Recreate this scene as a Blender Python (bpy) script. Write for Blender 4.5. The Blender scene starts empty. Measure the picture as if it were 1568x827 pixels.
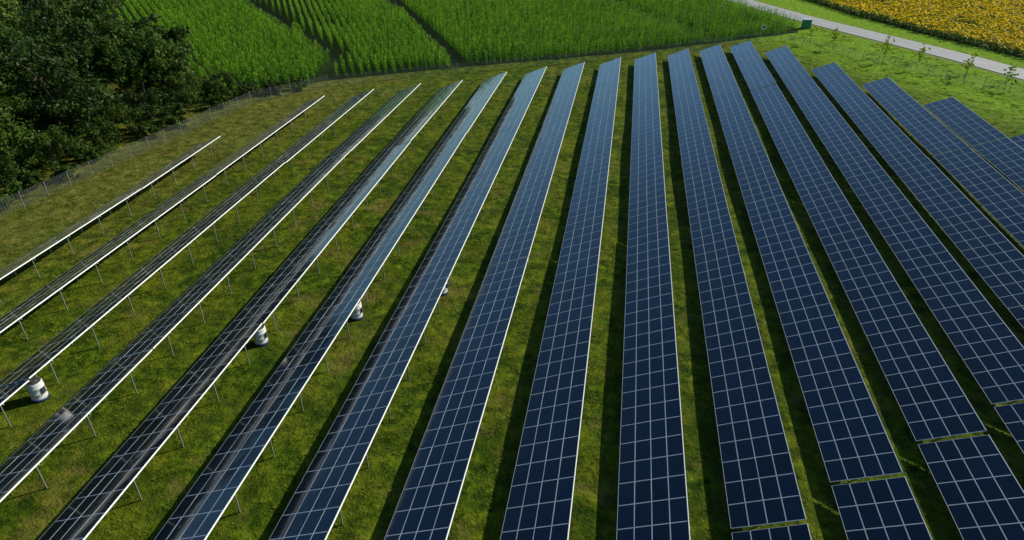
import bpy, math, random
import numpy as np
from mathutils import Vector, Matrix
from mathutils import noise as mn
random.seed(7); rng=np.random.default_rng(7)
scene=bpy.context.scene
scene.view_settings.view_transform='Standard'
scene.view_settings.look='None'
scene.view_settings.exposure=0
scene.view_settings.gamma=1

# ------------------------------------------------------------ helpers
def link(o):
    scene.collection.objects.link(o); return o
def new_mesh(name,verts,faces,mats=None,mi=None,smooth=False,uv=None,do_link=True):
    me=bpy.data.meshes.new(name)
    me.from_pydata([tuple(v) for v in verts],[],[tuple(f) for f in faces])
    if mats:
        for m in mats: me.materials.append(m)
    if mi is not None: me.polygons.foreach_set('material_index',np.array(mi,dtype=np.int32))
    if smooth: me.polygons.foreach_set('use_smooth',np.ones(len(me.polygons),dtype=bool))
    if uv is not None:
        l=me.uv_layers.new(name='UVMap'); l.data.foreach_set('uv',np.array(uv,dtype=np.float32).ravel())
    me.update()
    o=bpy.data.objects.new(name,me)
    if do_link: link(o)
    return o
def sstep(a,b,x):
    t=min(1,max(0,(x-a)/(b-a))); return t*t*(3-2*t)
def hgt(x,y):
    f=(1-sstep(84,98,y))*(1-sstep(50,60,abs(x+1)))*sstep(-40,-10,y)
    return f*(0.14*math.sin(x*.09+1)*math.sin(y*.06+.5)+0.09*math.sin(y*.13+x*.05))

class NT:
    def __init__(s,name):
        s.m=bpy.data.materials.new(name); s.m.use_nodes=True
        s.t=s.m.node_tree; s.t.nodes.clear()
        s.out=s.t.nodes.new('ShaderNodeOutputMaterial')
    def n(s,typ,**k):
        nd=s.t.nodes.new('ShaderNode'+typ)
        for a,b in k.items(): setattr(nd,a,b)
        return nd
    def l(s,a,b): s.t.links.new(a,b)
    def math(s,op,a,b=None,c=None,clamp=False):
        nd=s.t.nodes.new('ShaderNodeMath'); nd.operation=op; nd.use_clamp=clamp
        for i,v in enumerate((a,b,c)):
            if v is None: continue
            if isinstance(v,(int,float)): nd.inputs[i].default_value=v
            else: s.l(v,nd.inputs[i])
        return nd.outputs[0]
    def mix(s,f,a,b):
        nd=s.t.nodes.new('ShaderNodeMix'); nd.data_type='RGBA'
        for i,v in ((0,f),(6,a),(7,b)):
            if isinstance(v,(int,float)): nd.inputs[i].default_value=v
            elif isinstance(v,tuple): nd.inputs[i].default_value=(*v,1) if len(v)==3 else v
            else: s.l(v,nd.inputs[i])
        return nd.outputs[2]
    def noise(s,scale,detail=4,vec=None,rough=.55,out=0,dist=0):
        nd=s.n('TexNoise'); nd.inputs['Scale'].default_value=scale; nd.inputs['Detail'].default_value=detail
        nd.inputs['Roughness'].default_value=rough; nd.inputs['Distortion'].default_value=dist
        if vec is not None: s.l(vec,nd.inputs['Vector'])
        return nd.outputs[out]
    def ramp(s,f,stops):
        nd=s.n('ValToRGB'); s.l(f,nd.inputs[0]); cr=nd.color_ramp
        while len(cr.elements)<len(stops): cr.elements.new(.5)
        for e,(p,c) in zip(cr.elements,stops):
            e.position=p; e.color=(*c,1) if isinstance(c,tuple) else (c,c,c,1)
        return nd.outputs[0]
    def pos(s): return s.n('NewGeometry').outputs['Position']
    def bsdf(s,col,rough=.8,metal=0,spec=.3,bump=None,bd=.05,trans=0,tcol=None):
        p=s.n('BsdfPrincipled')
        if isinstance(col,tuple): p.inputs['Base Color'].default_value=(*col,1)
        else: s.l(col,p.inputs['Base Color'])
        if isinstance(rough,(int,float)): p.inputs['Roughness'].default_value=rough
        else: s.l(rough,p.inputs['Roughness'])
        p.inputs['Metallic'].default_value=metal
        p.inputs['Specular IOR Level'].default_value=spec
        if bump is not None:
            b=s.n('Bump'); b.inputs['Strength'].default_value=1; b.inputs['Distance'].default_value=bd
            s.l(bump,b.inputs['Height']); s.l(b.outputs[0],p.inputs['Normal'])
        if trans>0:
            t=s.n('BsdfTranslucent')
            c=tcol if tcol is not None else col
            if isinstance(c,tuple): t.inputs[0].default_value=(*c,1)
            else: s.l(c,t.inputs[0])
            mx=s.n('MixShader'); mx.inputs[0].default_value=trans
            s.l(p.outputs[0],mx.inputs[1]); s.l(t.outputs[0],mx.inputs[2]); s.l(mx.outputs[0],s.out.inputs[0])
        else: s.l(p.outputs[0],s.out.inputs[0])
        return s.m
def simple(name,col,rough=.6,metal=0,spec=.4,var=.25,scale=3,trans=0):
    t=NT(name); n=t.noise(scale,5,t.n('TexCoord').outputs['Object'])
    c=t.mix(n,tuple(v*(1-var) for v in col),tuple(min(1,v*(1+var)) for v in col))
    return t.bsdf(c,rough,metal,spec,trans=trans)
def foliage_mat(name,a,b,trans=.35,rough=.55,patch=.08,tc=1.6,fs=2.5,spec=.2):
    t=NT(name)
    r=t.n('ObjectInfo').outputs['Random']
    p=t.noise(patch,3,t.pos())
    f=t.math('ADD',t.math('MULTIPLY',r,.6),t.math('MULTIPLY',p,.8)); f=t.math('SUBTRACT',f,.2,clamp=True)
    fine=t.noise(fs,2,t.pos()); f=t.math('ADD',f,t.math('MULTIPLY',t.math('SUBTRACT',fine,.5),.9),clamp=True)
    c=t.mix(f,a,b)
    tcol=t.mix(f,tuple(min(1,v*tc) for v in a),tuple(min(1,v*tc) for v in b))
    return t.bsdf(c,rough,0,spec,trans=trans,tcol=tcol)

# ------------------------------------------------------------ materials
def ground_material():
    t=NT('ground_grass'); P=t.pos()
    sx=t.n('SeparateXYZ'); t.l(P,sx.inputs[0]); X,Y=sx.outputs[0],sx.outputs[1]
    n1=t.noise(.06,4,P); n2=t.noise(.9,6,P,.7); n3=t.noise(6,4,P,.7)
    g=t.ramp(n2,[(.38,(.008,.030,.001)),(.48,(.060,.118,.004)),(.58,(.150,.215,.008)),(.70,(.30,.32,.025))])
    g=t.mix(t.math('MULTIPLY',n3,.45),g,(.022,.052,.002))
    big=t.ramp(t.noise(.16,4,P,.6),[(.42,0.),(.60,1.)])
    g=t.mix(t.math('MULTIPLY',big,.40),g,(.18,.19,.014))
    dk=t.ramp(t.noise(.23,5,P,.65,dist=.5),[(.38,1.),(.51,0.)])
    g=t.mix(t.math('MULTIPLY',dk,.6),g,(.018,.052,.002))
    d=t.ramp(t.math('ADD',t.math('MULTIPLY',t.noise(.28,5,P,.7),.8),t.math('MULTIPLY',n1,.25)),[(.56,0.),(.66,1.)])
    g=t.mix(t.math('MULTIPLY',d,.5),g,(.22,.17,.05))
    dl=t.math('ADD',t.math('MULTIPLY',X,-.985),t.math('MULTIPLY',Y,.17))
    dl=t.math('ADD',dl,t.math('MULTIPLY',t.math('SUBTRACT',t.noise(.12,4,P),.5),14))
    dr=t.ramp(t.math('MULTIPLY_ADD',dl,1/40,-1.28),[(.0,0.),(.35,1.)])
    dry=t.ramp(n2,[(.36,(.04,.070,.005)),(.55,(.17,.17,.03)),(.72,(.32,.26,.08))])
    g=t.mix(t.math('MULTIPLY',dr,.8),g,dry)
    br=t.ramp(t.math('MULTIPLY_ADD',t.math('ADD',X,t.math('MULTIPLY',Y,.62)),1/60,-1.85),[(.0,0.),(.25,1.)])
    bright=t.ramp(n2,[(.3,(.08,.18,.006)),(.55,(.20,.36,.012)),(.75,(.35,.42,.03))])
    g=t.mix(br,g,bright)
    v=t.n('TexVoronoi'); v.inputs['Scale'].default_value=.006; t.l(P,v.inputs['Vector'])
    sc=t.n('SeparateColor'); t.l(v.outputs['Color'],sc.inputs[0])
    fc=t.ramp(sc.outputs[0],[(0.,(.05,.1,.012)),(.35,(.09,.13,.02)),(.6,(.2,.17,.05)),(.85,(.05,.08,.015))])
    ln=t.n('VectorMath',operation='LENGTH'); t.l(P,ln.inputs[0])
    ff=t.math('GREATER_THAN',ln.outputs['Value'],330)
    g=t.mix(ff,g,fc)
    h=t.math('ADD',t.math('MULTIPLY',n3,.3),n2)
    return t.bsdf(g,.95,0,.1,bump=h,bd=.7)

def panel_glass():
    t=NT('solar_glass')
    uv=t.n('UVMap').outputs[0]; s=t.n('SeparateXYZ'); t.l(uv,s.inputs[0])
    def line(v,n,w):
        f=t.math('FRACT',t.math('MULTIPLY',v,n))
        d=t.math('ABSOLUTE',t.math('SUBTRACT',f,.5))
        return t.math('GREATER_THAN',d,.5-w)
    ln=t.math('MAXIMUM',line(s.outputs[0],10,.03),line(s.outputs[1],6,.035))
    P=t.pos()
    tone=t.n('Attribute',attribute_name='tone').outputs['Fac']
    cell=t.mix(tone,(.0002,.001,.006),(.0005,.005,.022))
    cell=t.mix(t.math('MULTIPLY',t.noise(.35,3,P),.10),cell,(.007,.006,.024))
    c=t.mix(t.math('MULTIPLY',ln,.15),cell,(.05,.18,.34))
    dust=t.noise(.25,5,P,.7)
    p=t.n('BsdfPrincipled'); t.l(c,p.inputs['Base Color'])
    t.l(t.math('MULTIPLY_ADD',dust,.08,.08),p.inputs['Roughness'])
    p.inputs['IOR'].default_value=1.32
    p.inputs['Coat Weight'].default_value=1.; p.inputs['Coat Roughness'].default_value=.10; p.inputs['Coat IOR'].default_value=1.32
    b=t.n('Bump'); b.inputs['Distance'].default_value=.02; b.inputs['Strength'].default_value=.2
    t.l(t.noise(.9,2,P),b.inputs['Height']); t.l(b.outputs[0],p.inputs['Normal'])
    t.l(p.outputs[0],t.out.inputs[0]); return t.m

M_ground=ground_material()
M_glass=panel_glass()
M_frame=simple('anodised_aluminium',(.46,.53,.62),.5,.0,.3,.1)
M_trim=simple('aluminium_edge_trim',(.85,.85,.85),.4,.0,.5,.05)  # paler than the frame: sunlight on the high edge put into the colour
M_steel=simple('galvanised_steel',(.26,.31,.27),.5,.4,.5,.2)
M_wire=simple('fence_wire',(.24,.26,.25),.6,.2,.4,.2)
M_back=simple('panel_backsheet',(.5,.5,.5),.6)
M_grass=foliage_mat('grass_blades',(.030,.080,.003),(.25,.31,.012),.2,.6,.12,1.5,.8)
M_drygrass=foliage_mat('dry_grass',(.10,.13,.012),(.32,.29,.05),.15,.7,.1,1.2)
M_corn=foliage_mat('corn_leaf',(.012,.090,.003),(.18,.38,.010),.45,.6,.10,1.6,1.4,.12)
M_tassel=simple('corn_tassel',(.50,.60,.06),.8,spec=.1)
M_leaf=foliage_mat('tree_leaf',(.010,.027,.004),(.065,.12,.011),.17,.6,.3,1.7,.6,.2)
M_shrub=foliage_mat('shrub_leaf',(.025,.055,.008),(.09,.16,.02),.25,.6,.3,1.5,.8,.15)
M_young=foliage_mat('young_leaf',(.18,.30,.015),(.30,.40,.03),.4,.5,.3,1.4)
M_sunleaf=foliage_mat('sunflower_leaf',(.05,.12,.010),(.14,.22,.02),.35,.5,.1,1.5)
M_petal=simple('sunflower_petal',(.97,.70,.003),.6,var=.06,trans=.4,spec=.1)
M_disc=simple('sunflower_disc',(.55,.34,.02),.8,spec=.1)
M_bark=simple('bark',(.09,.065,.045),.9,var=.5,scale=6)
M_white=simple('white_paint',(.66,.67,.68),.4,var=.10)
M_blue=simple('blue_plastic',(.03,.06,.16),.4)
M_dark=simple('dark_metal',(.05,.05,.055),.5)
M_green=simple('green_paint',(.05,.22,.10),.5)

def soil_mat(name,a,b,stripe=None,per=3.,ang=0.):
    t=NT(name); P=t.pos(); n=t.noise(1.2,5,P,.7)
    c=t.mix(n,a,b)
    if stripe:
        mp=t.n('Mapping'); mp.inputs['Rotation'].default_value=(0,0,ang); t.l(P,mp.inputs[0])
        s=t.n('SeparateXYZ'); t.l(mp.outputs[0],s.inputs[0])
        w=t.math('ADD',s.outputs[0],t.math('MULTIPLY',t.noise(.3,3,P),.8))
        f=t.math('ABSOLUTE',t.math('SUBTRACT',t.math('FRACT',t.math('MULTIPLY',w,1/per)),.5))
        f=t.ramp(f,[(.1,0.),(.3,1.)])
        c=t.mix(t.math('MULTIPLY',f,.8),c,stripe)
    return t.bsdf(c,.95,0,.1,bump=n,bd=.1)
M_soil=soil_mat('field_soil',(.010,.025,.004),(.020,.035,.008))
M_hay=soil_mat('hay_stubble',(.26,.32,.03),(.42,.40,.05),(.12,.20,.012),3.2,-.35)
def asphalt():
    t=NT('asphalt_worn'); P=t.pos()
    n=t.noise(8,5,P,.7); m=t.noise(.25,4,P,.6)
    c=t.mix(n,(.24,.24,.25),(.36,.36,.37)); c=t.mix(t.math('MULTIPLY',m,.5),c,(.42,.41,.40))
    return t.bsdf(c,.6,0,.5,bump=n,bd=.005)
M_asph=asphalt()
M_gravel=soil_mat('gravel_verge',(.10,.14,.03),(.24,.26,.10))
M_paint=simple('road_paint',(.7,.7,.68),.6)

# ------------------------------------------------------------ ground
def axis(core0,core1,step,far):
    a=list(np.arange(core0,core1+.01,step)); d=step; v=core1
    while v<far: d*=1.45; v+=d; a.append(v)
    d=step; v=core0
    while v>-far: d*=1.45; v-=d; a.insert(0,v)
    return a
xs=axis(-70,70,2.,3500); ys=axis(-40,110,2.,3500)
V=[(x,y,hgt(x,y)) for y in ys for x in xs]; nx=len(xs)
F=[(j*nx+i,j*nx+i+1,(j+1)*nx+i+1,(j+1)*nx+i) for j in range(len(ys)-1) for i in range(nx-1)]
new_mesh('ground',V,F,[M_ground],smooth=True)
def sheet(name,poly,z,mat):
    return new_mesh(name,[(x,y,z) for x,y in poly],[list(range(len(poly)))],[mat])
corn_poly=[(-70,89),(-58,98),(-48.5,108.5),(-29,120),(2.5,137),(26,153),(36,160),(37.0,164),(26,190),(12,232),(-170,215),(-140,172)]
sheet('corn_field_soil',corn_poly,.010,M_soil)
sun_poly=[(44.5,206),(52.8,183),(61.6,164),(71,147),(95,104),(170,120),(170,190),(104,200),(84,225),(66,262),(30,262)]
sheet('sunflower_field_soil',sun_poly,.010,M_soil)
hay_poly=[(-82,98),(-148,172),(-190,235),(-420,300),(-420,60),(-130,72)]
sheet('hay_field',hay_poly,.012,M_hay)

# ------------------------------------------------------------ road
def catmull(pts,step=2.):
    out=[]
    P=[pts[0]]+list(pts)+[pts[-1]]
    for i in range(1,len(P)-2):
        p0,p1,p2,p3=[np.array(q,float) for q in P[i-1:i+3]]
        n=max(2,int(np.linalg.norm(p2-p1)/step))
        for k in range(n):
            t=k/n; out.append(.5*((2*p1)+(-p0+p2)*t+(2*p0-5*p1+4*p2-p3)*t*t+(-p0+3*p1-3*p2+p3)*t**3))
    out.append(np.array(pts[-1],float)); return out
road_pts=[(x-2.6,y-1.6) for x,y in [(-60,420),(-10,290),(16,232),(31.5,200),(42.3,179.2),(52.6,162.5),(61.9,147.8),(69.8,133.5),(88,98),(112,50),(150,-60)]]
RC=catmull(road_pts)
def strip(name,c,w0,w1,z,mat,wob=0,dash=None):
    V=[];F=[]
    for i,p in enumerate(c):
        a=c[max(0,i-1)];b=c[min(len(c)-1,i+1)]; d=(b-a)/np.linalg.norm(b-a); nrm=np.array((-d[1],d[0]))
        q0=p+nrm*(w0+random.uniform(-wob,wob)); q1=p+nrm*(w1+random.uniform(-wob,wob))
        V+= [(q0[0],q0[1],z),(q1[0],q1[1],z)]
        if i>0 and (dash is None or (i//2)%dash==0): F.append((2*i-2,2*i,2*i+1,2*i-1))
    return new_mesh(name,V,F,[mat])
strip('gravel_verge',RC,-4.2,4.1,.018,M_gravel,.35)
road=strip('road',RC,-3.1,3.1,.10,M_asph)
for w,nm in ((-3.1,'road_edge_left'),(3.1,'road_edge_right')):
    V=[];F=[]
    for i,p in enumerate(RC):
        a=RC[max(0,i-1)];b=RC[min(len(RC)-1,i+1)]; d=(b-a)/np.linalg.norm(b-a); nrm=np.array((-d[1],d[0]))
        q=p+nrm*w; r=p+nrm*(w+math.copysign(.12,w))
        V+=[(q[0],q[1],.10),(r[0],r[1],.0)]
        if i: F.append((2*i-2,2*i,2*i+1,2*i-1))
    o=new_mesh(nm,V,F,[M_gravel]); o.parent=road
for w in (-2.95,2.80):
    o=strip('edge_marking',RC,w,w+.15,.104,M_paint); o.parent=road
o=strip('centre_marking',RC,-.07,.07,.104,M_paint,dash=3); o.parent=road

# ------------------------------------------------------------ solar rows
def box(V,F,MI,c,ax,ay,az,m):
    i=len(V); c=np.array(c,float)
    for sx in(-1,1):
        for sy in(-1,1):
            for sz in(-1,1): V.append(c+sx*np.array(ax)+sy*np.array(ay)+sz*np.array(az))
    for f in((0,1,3,2),(4,6,7,5),(0,4,5,1),(2,3,7,6),(0,2,6,4),(1,5,7,3)):
        F.append(tuple(i+k for k in f)); MI.append(m)
W=3.53; Z0=.8; RISE=1.40
SL=math.hypot(W,RISE); PW=SL/4
row_end={-9:74.5,-8:94,-7:97.5,-6:101.5,-5:105.5,-4:110,-3:114.5,-2:119,-1:123,0:127.2,1:131.6,2:136,3:140.6,4:137.8,5:126.4,6:117.6,7:107,8:96.5,9:87,10:78,11:69}
def build_row(n,yend):
    X1=5.12+6*n; X0=X1-W
    V=[];F=[];MI=[];UV=[];TN=[]
    def addface(idx,m,uv=None,tone=.5):
        F.append(idx);MI.append(m)
        UV.extend(uv if uv else [(0,0)]*len(idx)); TN.append(tone)
    seams=[25.6+4.3*(n-1)+38*k for k in range(-2,5)]
    for k,(a,b) in enumerate(zip(seams[:-1],seams[1:])):
        g=.15 if k in(1,2) else .05
        y0=a+g; y1=b-(.15 if k in(0,1) else .05)
        L=37.7/24
        if y0>yend-3: break
        if y1<-18: continue
        N=24
        if y1>yend: N=max(2,int((yend-y0)/L)); y1=y0+N*L
        else: L=(y1-y0)/24
        xm=(X0+X1)/2
        jz0=random.uniform(-.035,.035); jz1=random.uniform(-.035,.035); jt=random.uniform(-.012,.012)
        h0=hgt(xm,y0)+jz0; h1=hgt(xm,y1)+jz1
        up=np.array((-RISE/SL,0,W/SL)); cs=np.array((W/SL,0,RISE/SL))
        base=np.array((X0,y0,Z0+h0)); ydir=np.array((0,(y1-y0),(h1-h0))); ydir/= (y1-y0)
        cs=cs+np.array((0,0,jt)); cs/=np.linalg.norm(cs)
        tt=random.uniform(.2,.8)
        for i in range(N):
            for j in range(4):
                o=base+ydir*(i*L)+cs*(j*PW)
                g0=.008
                c=[o+cs*g0+ydir*g0,o+cs*(PW-g0)+ydir*g0,o+cs*(PW-g0)+ydir*(L-g0),o+cs*g0+ydir*(L-g0)]
                tilt=rng.normal(0,.003,4)
                c=[p+up*t for p,t in zip(c,tilt)]
                fr=.018
                ci=[o+cs*(g0+fr)+ydir*(g0+fr),o+cs*(PW-g0-fr)+ydir*(g0+fr),o+cs*(PW-g0-fr)+ydir*(L-g0-fr),o+cs*(g0+fr)+ydir*(L-g0-fr)]
                ci=[p+up*(t-.003) for p,t in zip(ci,tilt)]
                s=len(V); V.extend(c); V.extend(ci); V.extend([p-up*.04 for p in c])
                tn=min(1,max(0,tt+random.uniform(-.35,.35)))
                addface((s+4,s+5,s+6,s+7),0,[(0,0),(0,1),(1,1),(1,0)],tn)
                for q in range(4):
                    r=(q+1)%4
                    addface((s+q,s+r,s+4+r,s+4+q),1)
                    addface((s+8+q,s+8+r,s+r,s+q),1)
                addface((s+11,s+10,s+9,s+8),3)
        def bx(c,ax,ay,az,m):
            k0=len(F); box(V,F,MI,c,ax,ay,az,m)
            for _ in range(len(F)-k0): UV.extend([(0,0)]*4); TN.append(.5)
        Lt=y1-y0; mid=base+ydir*(Lt/2)
        bx(mid+cs*(SL+.012)-up*.022,cs*.014,ydir*(Lt/2),up*.042,4)  # strip added along the high edge, coloured as a sunlit frame edge
        for fr_ in (.12,.38,.62,.88):
            bx(mid+cs*(SL*fr_)-up*.085,cs*.03,ydir*(Lt/2),up*.04,2)
        npost=max(2,int(round(Lt/4.4)))
        for q in range(npost):
            yy=(q+.5)*Lt/npost
            p=base+ydir*yy
            bx(p+cs*(SL/2)-up*.175,cs*(SL*.46),np.array((0,.03,0)),up*.045,2)
            for fx in (.22,.87):
                t=p+cs*(SL*fx)-up*.21; gz=hgt(t[0],t[1])-.2
                bx(((t[0],t[1],(t[2]+gz)/2)),(.04,0,0),(0,.03,0),(0,0,(t[2]-gz)/2),2)
    o=new_mesh('solar_panel_row',V,F,[M_glass,M_frame,M_steel,M_back,M_trim],MI,uv=UV)
    at=o.data.attributes.new('tone','FLOAT','FACE'); at.data.foreach_set('value',np.array(TN,dtype=np.float32))
    return o
for n,e in row_end.items(): build_row(n,e)

# ------------------------------------------------------------ drums
def lathe(V,F,MI,prof,c,m,seg=20):
    s=len(V)
    for r,z in prof:
        for k in range(seg):
            a=2*math.pi*k/seg; V.append((c[0]+r*math.cos(a),c[1]+r*math.sin(a),c[2]+z))
    for i in range(len(prof)-1):
        mm=m[i] if isinstance(m,list) else m
        for k in range(seg):
            k2=(k+1)%seg
            F.append((s+i*seg+k,s+i*seg+k2,s+(i+1)*seg+k2,s+(i+1)*seg+k)); MI.append(mm)
def drum(x,y):
    V=[];F=[];MI=[]; z=hgt(x,y)-.02
    prof=[(0,.06),(.50,.06),(.54,.0),(.54,.18),(.50,.24),(.50,.62),(.52,.65),(.50,.68),(.50,1.05),(.52,1.08),(.50,1.11),(.50,1.42),(.46,1.5),(.26,1.55),(.26,1.60),(.0,1.61)]
    m=[1,1,1,1]+[0]*8+[2,2,2]
    lathe(V,F,MI,prof,(x,y,z),m,28)
    box(V,F,MI,(x+.54,y,z+.85),(.05,0,0),(0,.14,0),(0,0,.2),2)
    box(V,F,MI,(x-.2,y+.53,z+.95),(.03,0,0),(0,.03,0),(0,0,.8),3)
    o=new_mesh('white_storage_drum',V,F,[M_white,M_blue,M_dark,M_steel],MI)
    for p in o.data.polygons: p.use_smooth=abs(p.normal.z)<.3 and p.index< 28*15
    return o
for n,y,dx in ((-7,29.8,-.5),(-5,38.2,-.7),(-4,42.6,-.75),(-3,47.2,-.9)):
    drum(5.12+6*n+dx,y)

# ------------------------------------------------------------ fences
def fence(path,name='wire_fence',h=1.8,sp=3.0):
    V=[];F=[];MI=[]
    pts=[]
    for a,b in zip(path[:-1],path[1:]):
        a=np.array(a,float);b=np.array(b,float);L=np.linalg.norm(b-a);n=max(1,int(round(L/sp)))
        for k in range(n): pts.append(a+(b-a)*k/n)
    pts.append(np.array(path[-1],float))
    for i,p in enumerate(pts):
        z=hgt(*p); hh=h+random.uniform(-.05,.1)
        box(V,F,MI,(p[0],p[1],z+hh/2-.1),(.03,0,0),(0,.03,0),(0,0,hh/2+.1),0)
        if i:
            q=pts[i-1]; d=p-q; L=np.linalg.norm(d); dn=d/L; zq=hgt(*q)
            nrm=np.array((-dn[1],dn[0],0)); d3=np.array((d[0],d[1],z-zq))
            for hz in np.arange(.08,h,.2):
                mid=np.array(((p[0]+q[0])/2,(p[1]+q[1])/2,(z+zq)/2+hz))
                box(V,F,MI,mid,d3/2,nrm*.006,np.array((0,0,.006)),0)
            nv=int(L/.3)
            for k in range(1,nv):
                m=q+d*k/nv
                box(V,F,MI,(m[0],m[1],z+h/2),(.006,0,0),(0,.006,0),(0,0,h/2-.05),0)
    return new_mesh(name,V,F,[M_wire],MI)
fence([(-66,20),(-62,53.4),(-55.5,94.2),(-47.5,104.8),(-28.6,116),(2.7,132.8),(26,149.3),(31,151),(61.4,116),(78,92)])

# ------------------------------------------------------------ instancing
def proto_collection(name,objs):
    c=bpy.data.collections.new(name)
    for o in objs: c.objects.link(o)
    return c
def scatter(name,pts,coll,smin,smax,tilt=.15,rots=None):
    me=bpy.data.meshes.new(name); me.from_pydata([tuple(p) for p in pts],[],[])
    o=link(bpy.data.objects.new(name,me))
    g=bpy.data.node_groups.new(name+'_nodes','GeometryNodeTree')
    g.interface.new_socket('Geometry',in_out='INPUT',socket_type='NodeSocketGeometry')
    g.interface.new_socket('Geometry',in_out='OUTPUT',socket_type='NodeSocketGeometry')
    N=g.nodes.new; i=N('NodeGroupInput'); ou=N('NodeGroupOutput')
    mp=N('GeometryNodeMeshToPoints'); g.links.new(i.outputs[0],mp.inputs[0])
    ip=N('GeometryNodeInstanceOnPoints'); g.links.new(mp.outputs[0],ip.inputs['Points'])
    ci=N('GeometryNodeCollectionInfo'); ci.inputs[0].default_value=coll
    ci.inputs['Separate Children'].default_value=True; ci.inputs['Reset Children'].default_value=True
    g.links.new(ci.outputs[0],ip.inputs['Instance']); ip.inputs['Pick Instance'].default_value=True
    r=N('FunctionNodeRandomValue'); r.data_type='FLOAT_VECTOR'
    r0,r1=rots if rots else (0,6.283)
    r.inputs[0].default_value=(-tilt,-tilt,r0); r.inputs[1].default_value=(tilt,tilt,r1)
    g.links.new(r.outputs[0],ip.inputs['Rotation'])
    s=N('FunctionNodeRandomValue'); s.data_type='FLOAT'; s.inputs[2].default_value=smin; s.inputs[3].default_value=smax; s.inputs['Seed'].default_value=5
    g.links.new(s.outputs[1],ip.inputs['Scale'])
    g.links.new(ip.outputs[0],ou.inputs[0])
    m=o.modifiers.new('scatter','NODES'); m.node_group=g
    return o
def blade(V,F,MI,base,az,length,width,lean,droop,m,seg=3):
    s=len(V); dx,dy=math.cos(az),math.sin(az); px,py,pz=base; ang=lean
    for k in range(seg+1):
        t=k/seg; w=(width*(1-t)**.7*(.6+.8*min(t*2,1)) if k<seg else width*.06)/2
        V.append((px+dy*w,py-dx*w,pz)); V.append((px-dy*w,py+dx*w,pz))
        st=length/seg; px+=dx*math.sin(ang)*st; py+=dy*math.sin(ang)*st; pz+=math.cos(ang)*st; ang+=droop/seg
    for k in range(seg): F.append((s+2*k,s+2*k+1,s+2*k+3,s+2*k+2)); MI.append(m)

def make_patch(i,mat,R,ntuft,hh,w):
    V=[];F=[];MI=[]
    for _ in range(ntuft):
        a=random.uniform(0,6.28); r=R*math.sqrt(random.random()); cx,cy=r*math.cos(a),r*math.sin(a)
        th=hh*random.uniform(.5,1.5); tr=random.uniform(.08,.22)
        for _ in range(int(6+40*tr)):
            a=random.uniform(0,6.28); r=tr*math.sqrt(random.random())
            blade(V,F,MI,(cx+r*math.cos(a),cy+r*math.sin(a),-.03),random.uniform(0,6.28),random.uniform(.6,1.1)*th,w,random.uniform(.1,.9),random.uniform(.3,1.2),0,2)
    return new_mesh('grass_patch_%s%d'%(mat.name[:3],i),V,F,[mat],MI,do_link=False)
def corn_into(V,F,MI,ox,oy):
    H=random.uniform(2.2,2.9)
    for k in range(3):
        a=2.094*k; b=2.094*(k+1); s=len(V); r=.022
        V+= [(ox+r*math.cos(a),oy+r*math.sin(a),-.1),(ox+r*math.cos(b),oy+r*math.sin(b),-.1),(ox+r*.5*math.cos(b),oy+r*.5*math.sin(b),H),(ox+r*.5*math.cos(a),oy+r*.5*math.sin(a),H)]
        F.append((s,s+1,s+2,s+3)); MI.append(0)
    az=random.uniform(0,6.28)
    for k in range(9):
        z=.4+k*(H-.6)/8
        blade(V,F,MI,(ox,oy,z),az+(k%2)*math.pi+random.uniform(-.6,.6),random.uniform(.5,.8)*(1 if k<6 else .8),.14,random.uniform(.3,.6),random.uniform(1.1,1.8),0,3)
    for k in range(4):
        blade(V,F,MI,(ox,oy,H-.08),random.uniform(0,6.28),.34,.06,random.uniform(0,.6),.3,1,1)
CL=3; CS=.42
def make_corn(i):
    V=[];F=[];MI=[]
    for k in range(CL): corn_into(V,F,MI,(k-(CL-1)/2)*CS+random.uniform(-.08,.08),random.uniform(-.07,.07))
    return new_mesh('corn_clump_%d'%i,V,F,[M_corn,M_tassel],MI,do_link=False)
def make_sunflower(i):
    V=[];F=[];MI=[]
    for ox,oy in ((0,0),(.45,.3),(-.4,.35),(.05,-.45)):
        H=random.uniform(1.35,1.85)
        box(V,F,MI,(ox,oy,H/2),(.018,0,0),(0,.018,0),(0,0,H/2),0)
        for k in range(6):
            blade(V,F,MI,(ox,oy,.3+k*(H-.6)/6),random.uniform(0,6.28),.42,.24,random.uniform(.7,1.1),random.uniform(.5,1.0),0,2)
        a=random.uniform(0,6.28); tl=random.uniform(.1,.9)
        nrm=np.array((math.sin(tl)*math.cos(a),math.sin(tl)*math.sin(a),math.cos(tl)))
        u=np.cross(nrm,(0,0,1.)); u/=np.linalg.norm(u); v=np.cross(nrm,u); c=np.array((ox,oy,H))+nrm*.06
        s=len(V); K=12; q=random.uniform(.8,1.1)
        for k in range(K):
            an=2*math.pi*k/K; V.append(c+.07*q*(u*math.cos(an)+v*math.sin(an))+nrm*.01)
        F.append(tuple(range(s,s+K))); MI.append(2)
        for k in range(K):
            an=2*math.pi*(k+.5)/K; d=(u*math.cos(an)+v*math.sin(an))*q; e=np.cross(nrm,d); s=len(V)
            V+=[c+d*.05-e*.035,c+d*.16-e*.055-nrm*.01,c+d*.26-nrm*.03,c+d*.16+e*.055-nrm*.01,c+d*.05+e*.035]
            F.append((s,s+1,s+2,s+3,s+4)); MI.append(1)
    return new_mesh('sunflower_clump_%d'%i,V,F,[M_sunleaf,M_petal,M_disc],MI,do_link=False)

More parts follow.
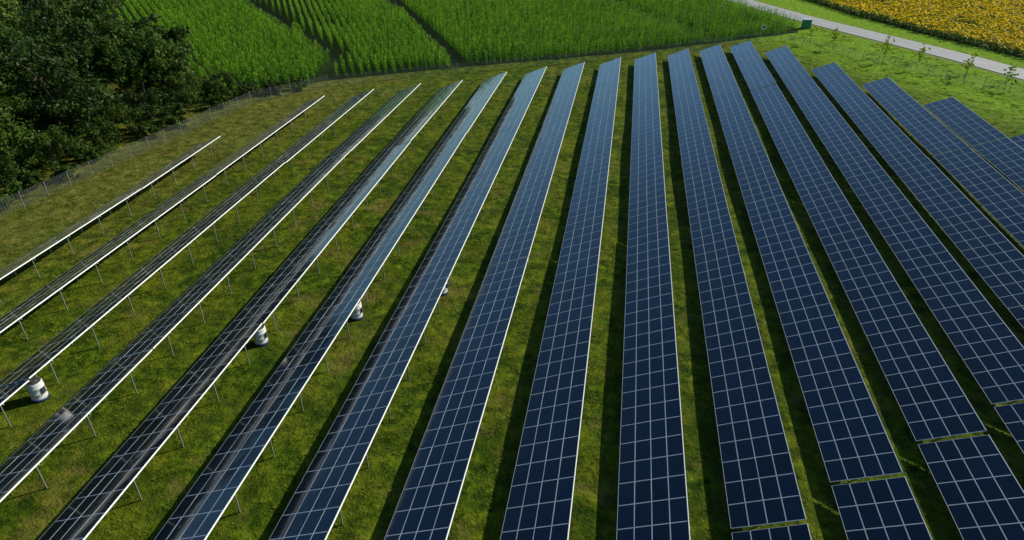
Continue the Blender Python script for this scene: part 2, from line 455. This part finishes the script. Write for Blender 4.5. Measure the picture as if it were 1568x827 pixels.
def inpoly(x,y,poly):
    c=False;j=len(poly)-1
    for i in range(len(poly)):
        xi,yi=poly[i];xj,yj=poly[j]
        if (yi>y)!=(yj>y) and x<(xj-xi)*(y-yi)/(yj-yi)+xi: c=not c
        j=i
    return c
def dseg(x,y,path):
    best=1e9
    for (ax,ay),(bx_,by) in zip(path[:-1],path[1:]):
        dx,dy=bx_-ax,by-ay; t=max(0,min(1,((x-ax)*dx+(y-ay)*dy)/(dx*dx+dy*dy)))
        best=min(best,math.hypot(x-ax-t*dx,y-ay-t*dy))
    return best
def side(x,y,path):
    for (ax,ay),(bx_,by) in zip(path[:-1],path[1:]):
        lo,hi=min(ay,by),max(ay,by)
        if lo<=y<=hi:
            t=(y-ay)/(by-ay+1e-9); return x-(ax+(bx_-ax)*t)
    return x-path[-1][0]
tr1=[(-135,216),(-101,178),(-65,137),(-51,120),(-50,106)]
tr2=[(-82,216),(-63,184),(-28.5,119)]
tr3=[(-19,216),(-7,193),(12,156),(18,150)]
cornprotos=proto_collection('corn_plants',[make_corn(i) for i in range(6)])
for reg in (0,1):
    ang=math.atan2(58,-50) if reg==0 else math.atan2(63,-33)
    sp=1.65 if reg==0 else 1.4
    d=(math.cos(ang),math.sin(ang)); p=(d[1],-d[0]); corn=[]
    for i in range(-190,190):
        off=random.uniform(0,1.2)
        for k in np.arange(-150,150,CL*CS*.9):
            x=-50+p[0]*i*sp+d[0]*(k+off); y=150+p[1]*i*sp+d[1]*(k+off)
            if y<85 or y>232: continue
            s1=side(x,y,tr1)
            if (s1<0)!=(reg==0): continue
            if not inpoly(x,y,corn_poly): continue
            if min(dseg(x,y,tr1),dseg(x,y,tr2),dseg(x,y,tr3)*.95)<1.55: continue
            if mn.noise(Vector((x*.2,y*.2,0)))>.66: continue
            corn.append((x+random.uniform(-.08,.08),y+random.uniform(-.08,.08),-.2+.55*mn.noise(Vector((x*.08,y*.08,3)))))
    scatter('corn_field',corn,cornprotos,.85,1.15,.04,(ang-.05,ang+.05))
sunf=[]
for i in range(0,130):
    for k in range(0,150):
        x=28+i*1.05+random.uniform(-.25,.25); y=104+k*1.05+random.uniform(-.25,.25)
        if x>140 or y>240: continue
        if mn.noise(Vector((x*.12,y*.12,7)))>.45: continue
        if inpoly(x,y,sun_poly): sunf.append((x,y,.3*mn.noise(Vector((x*.1,y*.1,2)))-.15))
scatter('sunflower_field',sunf,proto_collection('sunflower_plants',[make_sunflower(i) for i in range(5)]),.85,1.15,.08)

tufts=[];dry=[]
site=[(-66,0),(-62,53),(-55,94),(-47,105),(-28,117),(3,134),(26,151),(34,158),(44,168),(62,132),(72,110),(75,0)]
for _ in range(22000):
    x=random.uniform(-66,75); y=5+165*random.random()**1.3
    if not inpoly(x,y,site): continue
    nz=mn.noise(Vector((x*.35,y*.35,1.)))+.5*mn.noise(Vector((x*1.1,y*1.1,5)))
    if nz<random.uniform(-.4,.2): continue
    if x>45 and dseg(x,y,road_pts[2:9])<5.2: continue
    p=(x,y,hgt(x,y))
    wd=-.985*x+.17*y+9*mn.noise(Vector((x*.1,y*.1,9)))
    if wd>57+random.uniform(-5,5) or random.random()<.05: dry.append(p)
    else: tufts.append(p)
for _ in range(2500):
    y=random.uniform(10,104); x=-62+ (y-53)*.17-random.uniform(-.5,14)
    (tufts if random.random()<.5 else dry).append((x,y,hgt(x,y)))
scatter('grass',tufts,proto_collection('grass_patches',[make_patch(i,M_grass,.8,8,.16,.03) for i in range(5)]),.7,1.3,.04)
scatter('dry_grass',dry,proto_collection('dry_grass_patches',[make_patch(i,M_drygrass,.8,8,.2,.025) for i in range(3)]),.7,1.3,.04)

# ------------------------------------------------------------ trees
def limb(V,F,MI,a,b,r0,r1,m=0,seg=7):
    a=np.array(a,float);b=np.array(b,float);d=b-a;d/=np.linalg.norm(d)
    u=np.cross(d,(.3,.9,.1)); u/=np.linalg.norm(u); v=np.cross(d,u); s=len(V)
    for p,r in((a,r0),(b,r1)):
        for k in range(seg):
            t=2*math.pi*k/seg; V.append(tuple(p+r*(u*math.cos(t)+v*math.sin(t))))
    for k in range(seg):
        k2=(k+1)%seg; F.append((s+k,s+k2,s+seg+k2,s+seg+k)); MI.append(m)
def leaf_arrays(C,R,n,size):
    m=len(C); c=np.repeat(C,n,0); r=np.repeat(R,n)
    d=rng.normal(size=(m*n,3)); d/=np.linalg.norm(d,axis=1)[:,None]
    p=c+d*(r*rng.random(m*n)**.45)[:,None]*np.array((1,1,.75))
    nn=d*.6+rng.normal(size=d.shape)*.6+np.array((0,0,.4)); nn/=np.linalg.norm(nn,axis=1)[:,None]
    u=np.cross(nn,rng.normal(size=d.shape)); u/=np.linalg.norm(u,axis=1)[:,None]; v=np.cross(nn,u)
    s=(size*rng.uniform(.6,1.3,m*n))[:,None]
    return np.stack([p-u*s,p-v*s*.5,p+u*s,p+v*s*.5],1).reshape(-1,3)
def tree(name,x,y,H,R,mat,ncl=55,nl=150,size=.28,trunk=.35,base=.25,nlobe=8,low=.42):
    V=[];F=[];MI=[]; z=hgt(x,y)-.1
    top=np.array((x+random.uniform(-.4,.4),y+random.uniform(-.4,.4),z+H*.7))
    mid=np.array((x,y,z+H*.35)); limb(V,F,MI,(x,y,z),mid,trunk,trunk*.7,0,9); limb(V,F,MI,mid,top,trunk*.7,trunk*.2)
    lobes=[]
    for q in range(nlobe):
        a=2*math.pi*q/nlobe+random.uniform(-.4,.4); rr=R*random.uniform(.3,.7)
        lobes.append((np.array((x+rr*math.cos(a),y+rr*math.sin(a),z+H*random.uniform(low,.80))),R*random.uniform(.34,.55)))
    lobes.append((np.array((x,y,z+H*.78)),R*.5))
    C=[];RR=[]
    for k in range(ncl):
        lc,lr=lobes[k%len(lobes)]
        d=rng.normal(size=3); d/=np.linalg.norm(d)
        c=lc+d*lr*random.uniform(.6,1.05)
        c[2]=max(c[2],z+H*base*random.uniform(.6,1.2)); c[2]=min(c[2],z+H*.97)
        C.append(c); RR.append(R*random.uniform(.13,.25))
        if k%4==0:
            t=random.uniform(.3,.95); st=mid+(top-mid)*t; limb(V,F,MI,st,c,trunk*.25,trunk*.05,0,5)
    LV=leaf_arrays(np.array(C),np.array(RR),nl,size); s=len(V)
    V+= [tuple(q) for q in LV.tolist()]; nq=len(LV)//4
    F+= [(s+4*i,s+4*i+1,s+4*i+2,s+4*i+3) for i in range(nq)]; MI+=[1]*nq
    return new_mesh(name,V,F,[M_bark,mat],MI)
for x,y,H,R in ((-69,72,14,7.5),(-75,87,17,8.5),(-66,85,13,6),(-82,72,15,8.5),(-91,86,17,9),(-70.5,60,12,7),(-86,99,14,7.5),(-70,95,12,5.5),(-79,60,12.5,7.5),(-96,72,15,9),(-101,92,16,9),(-88,60,13,8),(-73,50,10,6),(-104,80,15,9),(-77,76,14,7),(-83,50,11,7),(-97,104,13,7)):
    tree('broadleaf_tree',x,y,H,R,M_leaf,ncl=135,nl=105,size=.28,base=.08,nlobe=9,low=.18)
for x,y,H,R in ((-62.5,89,5.5,3.6),(-63,80,5.5,3.7),(-64.5,73,5,3.6),(-65.5,66,5.2,3.7),(-66,59,5,3.6),(-65,53,4.2,3.1),(-60.5,95,3.8,3.0),(-66.5,48,4,3.1),(-64,60,2.4,1.8),(-61.5,85,2.6,1.9),(-63.4,69,2.4,1.8),(-63.5,56,2.4,1.8),(-57.5,97.5,2.4,2.0),(-59,91,2.0,1.6),(-66.5,92,6,4),(-65.5,77,5.5,4),(-63.5,97.5,3.4,2.8),(-61.2,78,1.8,1.5),(-60.3,82,1.6,1.3),(-54.5,99.5,2.0,1.7),(-51.5,102.8,1.8,1.5),(-62.2,63.5,1.7,1.4),(-62.8,50,1.9,1.6)):
    tree('shrub',x,y,H,R,M_shrub if random.random()<.5 else M_leaf,ncl=45,nl=70,size=.17,trunk=.08,base=.05,low=.2)
for x,y in ((36,148),(39.5,144),(41,150),(48,140),(50.5,131),(53,137),(56,125),(58,129),(60.5,119),(62,124),(46,135)):
    tree('young_tree',x,y,random.uniform(3.2,4.8),random.uniform(.8,1.15),M_young,ncl=18,nl=28,size=.12,trunk=.05,base=.3)

# ------------------------------------------------------------ sign, roadside kiosk
V=[];F=[];MI=[]
lathe(V,F,MI,[(.04,0),(.04,2.4)],(27.5,152.6,0),0,10)
box(V,F,MI,(27.5,152.55,2.3),(.35,0,0),(0,.015,0),(0,0,.45),1)
box(V,F,MI,(27.5,152.53,2.35),(.25,0,0),(0,.012,0),(0,0,.2),2)
new_mesh('information_sign',V,F,[M_steel,M_white,M_blue],MI)
V=[];F=[];MI=[]
kx,ky=38.6,165
box(V,F,MI,(kx,ky,.95),(.9,0,0),(0,.6,0),(0,0,.9),0)
box(V,F,MI,(kx,ky,1.9),(1.0,0,0),(0,.7,0),(0,0,.05),1)
box(V,F,MI,(kx,ky,.03),(1.05,0,0),(0,.75,0),(0,0,.06),2)
for s in(-.43,.43):
    box(V,F,MI,(kx+s,ky-.605,.95),(.40,0,0),(0,.012,0),(0,0,.78),0)
    box(V,F,MI,(kx+s*.2,ky-.63,.95),(.02,0,0),(0,.015,0),(0,0,.1),1)
new_mesh('utility_cabinet',V,F,[M_green,M_frame,M_gravel],MI)

# ------------------------------------------------------------ light + world + camera
az=math.radians(55); el=math.radians(33)
sd=Vector((math.cos(el)*math.sin(az),math.cos(el)*math.cos(az),math.sin(el)))
L=bpy.data.lights.new('sun','SUN'); L.energy=5.0; L.angle=math.radians(.5); L.color=(1,.91,.69)
lo=link(bpy.data.objects.new('sun',L)); lo.rotation_euler=sd.to_track_quat('Z','Y').to_euler(); lo.location=(60,60,90)
w=bpy.data.worlds.new('World'); scene.world=w; w.use_nodes=True
nt=w.node_tree; bg=nt.nodes['Background']; sk=nt.nodes.new('ShaderNodeTexSky'); sk.sky_type='NISHITA'
sk.sun_disc=False; sk.sun_elevation=el; sk.sun_rotation=az; sk.air_density=1.0; sk.dust_density=.7; sk.ozone_density=1
mx=nt.nodes.new('ShaderNodeMix'); mx.data_type='RGBA'; mx.blend_type='MULTIPLY'; mx.inputs[0].default_value=1
nt.links.new(sk.outputs[0],mx.inputs[6]); mx.inputs[7].default_value=(.62,.92,1.10,1)
nt.links.new(mx.outputs[2],bg.inputs[0]); bg.inputs[1].default_value=.095
cam=bpy.data.cameras.new('camera'); cam.lens=24; cam.sensor_width=36; cam.clip_end=8000
co=link(bpy.data.objects.new('camera',cam)); co.location=(0,0,31.3)
co.rotation_euler=(math.radians(59.2),0,math.radians(9.3))
scene.camera=co
